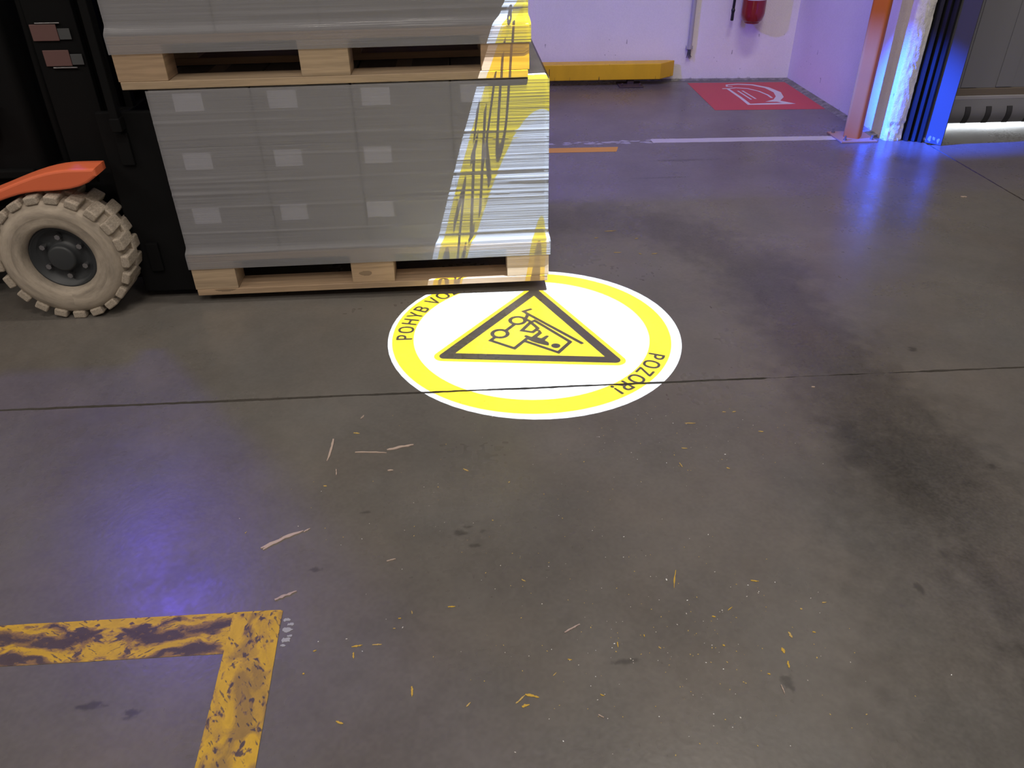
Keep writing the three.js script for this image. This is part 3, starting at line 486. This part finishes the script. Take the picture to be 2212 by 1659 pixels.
{
  const t = thing('fire_extinguisher', 'red fire extinguisher with black hose hanging on the white wall', 'fire extinguisher', [1.915, 0.372, -5.45]);
  M.red = mat(0.22, 0.006, 0.008, 0.35, { clearcoat: 0.5 });
  obj('cylinder', lathe([[0, 0.012], [0.045, 0.008], [0.062, 0.022], [0.072, 0.05], [0.074, 0.07], [0.074, 0.43], [0.066, 0.47], [0.04, 0.5], [0.022, 0.51], [0.02, 0.53], [0, 0.53]], 48), M.red, t);
  obj('foot_ring', new THREE.TorusGeometry(0.042, 0.006, 8, 32).rotateX(Math.PI / 2).translate(0, 0.008, 0), M.red, t);
  const lb = obj('instruction_label', new THREE.CylinderGeometry(0.0746, 0.0746, 0.2, 32, 1, true, -0.95, 1.9).translate(0, 0.243, 0), mat(0.55, 0.53, 0.56, 0.5, { side: THREE.DoubleSide }), t); lb.userData.label = 'white instruction label';
  obj('label_border', new THREE.CylinderGeometry(0.0749, 0.0749, 0.003, 32, 1, true, -0.92, 1.84).translate(0, 0.150, 0), mat(0.03, 0.02, 0.03, 0.5, { side: THREE.DoubleSide }), t);
  obj('valve', rbox(0.04, 0.05, 0.04, 0, 0.55, 0, 0.008), M.chrome, t);
  obj('handle', mergeGeometries([rspan(-0.01, 0.012, 0.58, 0.59, -0.02, 0.10, 0.003), rspan(-0.01, 0.012, 0.56, 0.567, -0.02, 0.10, 0.003)]), M.black, t);
  obj('hose', tube([V(-0.02, 0.55, 0), V(-0.08, 0.53, 0.005), V(-0.118, 0.42, 0), V(-0.121, 0.25, -0.02), V(-0.121, 0.09, -0.035)], 0.0085, 10, 40), mat(0.008, 0.008, 0.009, 0.5), t);
  obj('nozzle', lathe([[0, -0.0], [0.0085, 0], [0.0125, -0.012], [0.011, -0.02], [0.009, -0.03], [0.010, -0.072], [0.007, -0.075], [0, -0.075]], 20).translate(-0.121, 0.088, -0.035), mat(0.008, 0.008, 0.009, 0.5), t);
  obj('wall_bracket', rspan(-0.02, 0.02, 0.35, 0.5, -0.092, -0.07, 0.003), M.steel, t);
}
{
  const orangeTex = dataTex(256, 256, (i, j) => { const k = 0.94 + 0.22 * (fbm(i / 40, j / 40, 4) - 0.5); return [0.52 * k, 0.14 * k, 0.024 * k]; });
  M.postOrange = new THREE.MeshPhysicalMaterial({ map: orangeTex, roughness: 0.8, specularIntensity: 0.4 });
  M.plateTan = mat(0.36, 0.21, 0.13, 0.6);
  const t = thing('orange_bollard', 'tall orange steel guard post bolted to the floor before the dock door', 'guard post', [2.105, 0, -4.15]);
  obj('post', new THREE.ExtrudeGeometry((() => { const s = new THREE.Shape(), w = 0.042, r = 0.02; s.moveTo(-w + r, -w); s.lineTo(w - r, -w); s.quadraticCurveTo(w, -w, w, -w + r); s.lineTo(w, w - r); s.quadraticCurveTo(w, w, w - r, w); s.lineTo(-w + r, w); s.quadraticCurveTo(-w, w, -w, w - r); s.lineTo(-w, -w + r); s.quadraticCurveTo(-w, -w, -w + r, -w); return s; })(), { depth: 1.6, bevelEnabled: false, curveSegments: 8 }).rotateX(-Math.PI / 2).rotateY(-0.62).translate(0, 0.008, 0), M.postOrange, t);
  obj('base_plate', rspan(-0.098, 0.098, 0, 0.009, -0.10, 0.095, 0.002), M.plateTan, t);
  for (const [x, z] of [[-0.075, -0.075], [-0.07, 0.07], [0.075, 0.07], [0.075, -0.075]]) obj('anchor_bolt', mergeGeometries([cyl(0.009, 0.009, 0.008, 6).translate(x, 0.0128, z), cyl(0.005, 0.005, 0.024, 8).translate(x, 0.02, z)]), M.chrome, t);
}
{
  const t = thing('dock_door_guard', 'dark fluted rubber guard with flat blue-lit flange beside the dock door', 'door guard', [2.352, 0, -4.08]);
  M.rubber = mat(0.009, 0.009, 0.0095, 0.42); M.flange = mat(0.055, 0.055, 0.058, 0.5);
  const up = (pts, h) => plan(pts, h, 0.002);
  obj('rubber_lip', up([[0, -0.022], [0.004, 0.012], [0.016, 0.022], [0.026, 0.010], [0.03, -0.022]], 2.9), M.rubber, t);
  obj('rubber_flute', up([[0.030, -0.022], [0.033, 0.012], [0.045, 0.034], [0.055, 0.030], [0.058, -0.022]], 2.9), M.rubber, t);
  obj('rubber_flute', up([[0.058, -0.022], [0.061, 0.026], [0.072, 0.052], [0.084, 0.046], [0.086, -0.022]], 2.9), M.rubber, t);
  obj('steel_flange', up([[0.086, -0.022], [0.090, 0.040], [0.150, 0.112], [0.156, 0.108], [0.152, -0.022]], 2.9), M.flange, t);
  for (const [f, h, y] of [[0.05, 0.016, 0.004], [0.32, 0.034, 0.002], [0.55, 0.022, 0.012], [0.82, 0.03, 0.001]]) {       // bare scraped metal at the foot, lying on the flange face
    const sh = new THREE.Shape(); for (let k = 0; k < 9; k++) { const a = k / 9 * 2 * Math.PI, q = rr(0.5, 1.1); sh[k ? 'lineTo' : 'moveTo'](f * 0.09 + Math.cos(a) * 0.010 * q, y + h / 2 + Math.sin(a) * h / 2 * q); }
    obj('scraped_patch', new THREE.ExtrudeGeometry(sh, { depth: 0.0008, bevelEnabled: false }).rotateY(-Math.atan2(0.072, 0.060)).translate(0.0905, 0.006, 0.0402), mat(0.26, 0.25, 0.25, 0.7), t);
  }
}

// ------------------------------------------------------------------ litter: splinters, chips, specks
const SPL = [[-0.363,-1.655,-0.369,-1.565,0.0081],[-0.302,-1.595,-0.222,-1.587,0.0041],[-0.222,-1.599,-0.155,-1.616,0.0095],[-0.474,-1.271,-0.389,-1.319,0.0106],[-0.388,-1.315,-0.375,-1.325,0.0041],[-0.417,-1.122,-0.376,-1.142,0.0077],[-0.342,-1.531,-0.339,-1.507,0.0028],[-0.215,-1.517,-0.201,-1.517,0.0044],[-0.301,-1.74,-0.294,-1.756,0.0044],[-0.197,-1.212,-0.178,-1.218,0.0026],[0.16,-0.999,0.192,-1.017,0.0043],[0.197,-0.819,0.206,-0.813,0.002],[0.962,-1.799,0.972,-1.799,0.0045],[2.201,-3.236,2.226,-3.229,0.0118],[0.536,-0.855,0.536,-0.837,0.0021]];
const SPLW = ['pale wood splinter with pointed ends lying across the floor below the joint', 'long thread-thin wood splinter touching the tip of a broader one', 'broad pale wood splinter beside a thread-thin one', 'large split wood splinter with a side prong', 'short wood sliver just off the end of the large split splinter', 'flat reddish wood splinter near the corner of the yellow tape'];
const CHIP = [[0.413,-1.143,0.398,-1.095,0.0027],[0.561,-1.104,0.577,-1.1,0.0034],[0.592,-0.97,0.594,-0.956,0.0055],[0.566,-0.935,0.567,-0.922,0.006],[0.567,-0.905,0.564,-0.89,0.0046],[0.055,-0.852,0.073,-0.868,0.0037],[0.073,-0.869,0.097,-0.861,0.0053],[0.065,-0.845,0.079,-0.848,0.0063],[0.087,-1.141,0.095,-1.135,0.0031],[0.158,-0.938,0.166,-0.936,0.0026],[0.455,-1.018,0.462,-1.016,0.0034],[0.685,-1.036,0.694,-1.036,0.0027],[0.258,-0.97,0.257,-0.958,0.0026],[0.312,-0.984,0.312,-0.978,0.0025],[0.334,-0.954,0.338,-0.949,0.0027],[0.52,-0.881,0.525,-0.879,0.0031],[0.638,-0.967,0.644,-0.965,0.0034],[0.636,-1.025,0.639,-1.022,0.0044],[0.207,-0.86,0.214,-0.856,0.0024],[0.457,-0.95,0.46,-0.946,0.0035],[0.127,-0.904,0.134,-0.911,0.0017],[0.491,-1.03,0.502,-1.038,0.0021],[-0.249,-0.995,-0.229,-0.998,0.0042],[-0.21,-0.997,-0.192,-0.997,0.003],[-0.244,-0.982,-0.243,-0.968,0.0036],[-0.131,-0.9,-0.13,-0.879,0.0041],[-0.033,-0.852,-0.025,-0.86,0.0029],[-0.26,-0.839,-0.247,-0.834,0.0046],[-0.066,-1.079,-0.051,-1.079,0.0035],[-0.138,-1.074,-0.137,-1.066,0.0022],[-0.333,-0.942,-0.33,-0.94,0.0037],[-0.321,-0.99,-0.315,-0.992,0.0027],[-0.173,-1.033,-0.168,-1.033,0.0024],[-0.164,-1.057,-0.158,-1.057,0.0025],[0.562,-1.656,0.59,-1.654,0.0039],[0.527,-1.552,0.541,-1.549,0.0044],[0.507,-1.494,0.511,-1.477,0.0035],[0.745,-1.607,0.757,-1.604,0.0048],[0.565,-2.973,0.611,-2.978,0.0055],[0.513,-2.91,0.528,-2.909,0.0045],[0.672,-2.889,0.686,-2.892,0.0045],[0.565,-2.764,0.594,-2.761,0.004],[0.659,-2.748,0.668,-2.74,0.004],[0.708,-2.74,0.73,-2.743,0.004],[0.618,-1.467,0.625,-1.462,0.0042],[0.676,-1.699,0.685,-1.699,0.0041],[0.703,-1.697,0.713,-1.699,0.004],[-0.314,-1.679,-0.298,-1.675,0.006],[-0.365,-1.471,-0.357,-1.469,0.0046],[-0.029,-1.51,-0.016,-1.5,0.0045]];
function sliver(x0, z0, x1, z1, w, th, prong) {                      // jagged flat sliver, base at its middle
  const L = Math.hypot(x1 - x0, z1 - z0), n = 9, a = [], b = [], bend = rr(-0.025, 0.025) * L;
  for (let i = 0; i <= n; i++) { const t = i / n, s = -L / 2 + L * t, f = Math.pow(Math.sin(Math.PI * Math.min(0.98, Math.max(0.03, t * 0.85 + 0.12))), 0.6), c = bend * Math.sin(Math.PI * t); a.push([s, c + w / 2 * f * rr(0.35, 1.25)]); b.push([s, c - w / 2 * f * rr(0.35, 1.25)]); }
  const gs = [plan([...a, ...b.reverse()], th, 0.0003)];
  if (prong) gs.push(plan([[-L * 0.48, w * 0.8], [-L * 0.1, w * 0.15], [L * 0.02, -w * 1.1], [-L * 0.06, -w * 0.35], [-L * 0.46, w * 0.45]], th * 0.8, 0.0004));
  return gs.length > 1 ? mergeGeometries(gs) : gs[0];
}
M.splinter = [mat(0.46, 0.36, 0.30, 0.7), mat(0.40, 0.31, 0.28, 0.7)]; M.chip = [mat(0.52, 0.33, 0.04, 0.6), mat(0.48, 0.33, 0.10, 0.6)];
SPL.forEach(([x0, z0, x1, z1, w], i) => {
  const o = obj('wood_splinter', sliver(x0, z0, x1, z1, w, 0.0022, i === 3), M.splinter[i === 5 || i === 10 ? 1 : 0]); o.position.set((x0 + x1) / 2, 0, (z0 + z1) / 2); o.rotation.y = -Math.atan2(z1 - z0, x1 - x0);
  if (i < 6) tag(o, SPLW[i], 'wood splinter'); else if (i === 10) tag(o, 'lone pinkish wood splinter among yellow paint chips', 'wood splinter'); else tag(o, 'tiny pale wood sliver lying on the grey floor', 'wood splinter', 'tiny wood slivers on the floor');
});
CHIP.forEach(([x0, z0, x1, z1, w], i) => {
  const o = obj('paint_chip', sliver(x0, z0, x1, z1, w, 0.0008), M.chip[i % 3 === 2 || i > 33 ? 1 : 0]); o.position.set((x0 + x1) / 2, 0, (z0 + z1) / 2); o.rotation.y = -Math.atan2(z1 - z0, x1 - x0);
  const own = { 0: 'longest thin yellow paint sliver, pointing at the joint', 2: 'plump yellow paint chip, first of three in a loose row', 3: 'plump yellow paint chip, middle of three in a loose row', 4: 'hooked yellow paint chip, last of three in a loose row', 5: 'thin yellow paint sliver forming one arm of a bent pair', 6: 'broad yellow paint sliver forming the other arm of a bent pair', 7: 'stubby yellow paint chip below a bent pair of slivers', 22: 'straight yellow paint sliver above a nail-shaped chip', 23: 'thin-tailed yellow paint chip beside a straight sliver', 24: 'nail-shaped yellow paint chip below a straight sliver', 25: 'spindle-shaped yellow paint chip standing alone', 47: 'slim yellow paint chip near the pointed wood splinter', 49: 'crumbled orange-yellow paint chip near dark floor stains' }[i];
  if (own) tag(o, own, 'paint chip'); else tag(o, 'small yellow paint chip lying on the grey floor', 'paint chip', 'yellow paint chips on the floor');
});
{
  const g = new THREE.IcosahedronGeometry(1, 0), n = 420, im = new THREE.InstancedMesh(g, mat(1, 1, 1, 0.7), n), m4 = new THREE.Matrix4(), qt = new THREE.Quaternion(), col = new THREE.Color();
  for (let i = 0; i < n; i++) {
    const k = rnd(); let x, z;
    if (k < 0.5) { x = 0.35 + 0.28 * (rnd() + rnd() + rnd() - 1.5) * 1.3; z = -0.98 + 0.28 * (rnd() + rnd() - 1) ; } else if (k < 0.75) { x = 0.55 + 0.35 * (rnd() + rnd() - 1); z = -1.58 + 0.24 * (rnd() + rnd() - 1); } else { x = -0.05 + 0.6 * (rnd() + rnd() - 1); z = -1.35 + 0.5 * (rnd() + rnd() - 1); }
    const s = rr(0.0004, 0.0012) * (rnd() < 0.12 ? 1.5 : 1);
    m4.compose(V(x, s * 0.5, z), qt.setFromAxisAngle(V(0, 1, 0), rnd() * 6), V(s * rr(0.8, 2), s * 0.6, s)); im.setMatrixAt(i, m4);
    const y = rnd(); im.setColorAt(i, y < 0.55 ? col.setRGB(0.5, 0.36, 0.12) : y < 0.85 ? col.setRGB(0.55, 0.52, 0.48) : col.setRGB(0.8, 0.8, 0.8));
  }
  im.name = 'floor_grit'; im.castShadow = im.receiveShadow = true; im.userData = { label: 'scattered pale and yellow grit specks on the floor', category: 'grit', kind: 'stuff' }; scene.add(im);
}

renderer.render(scene, camera);
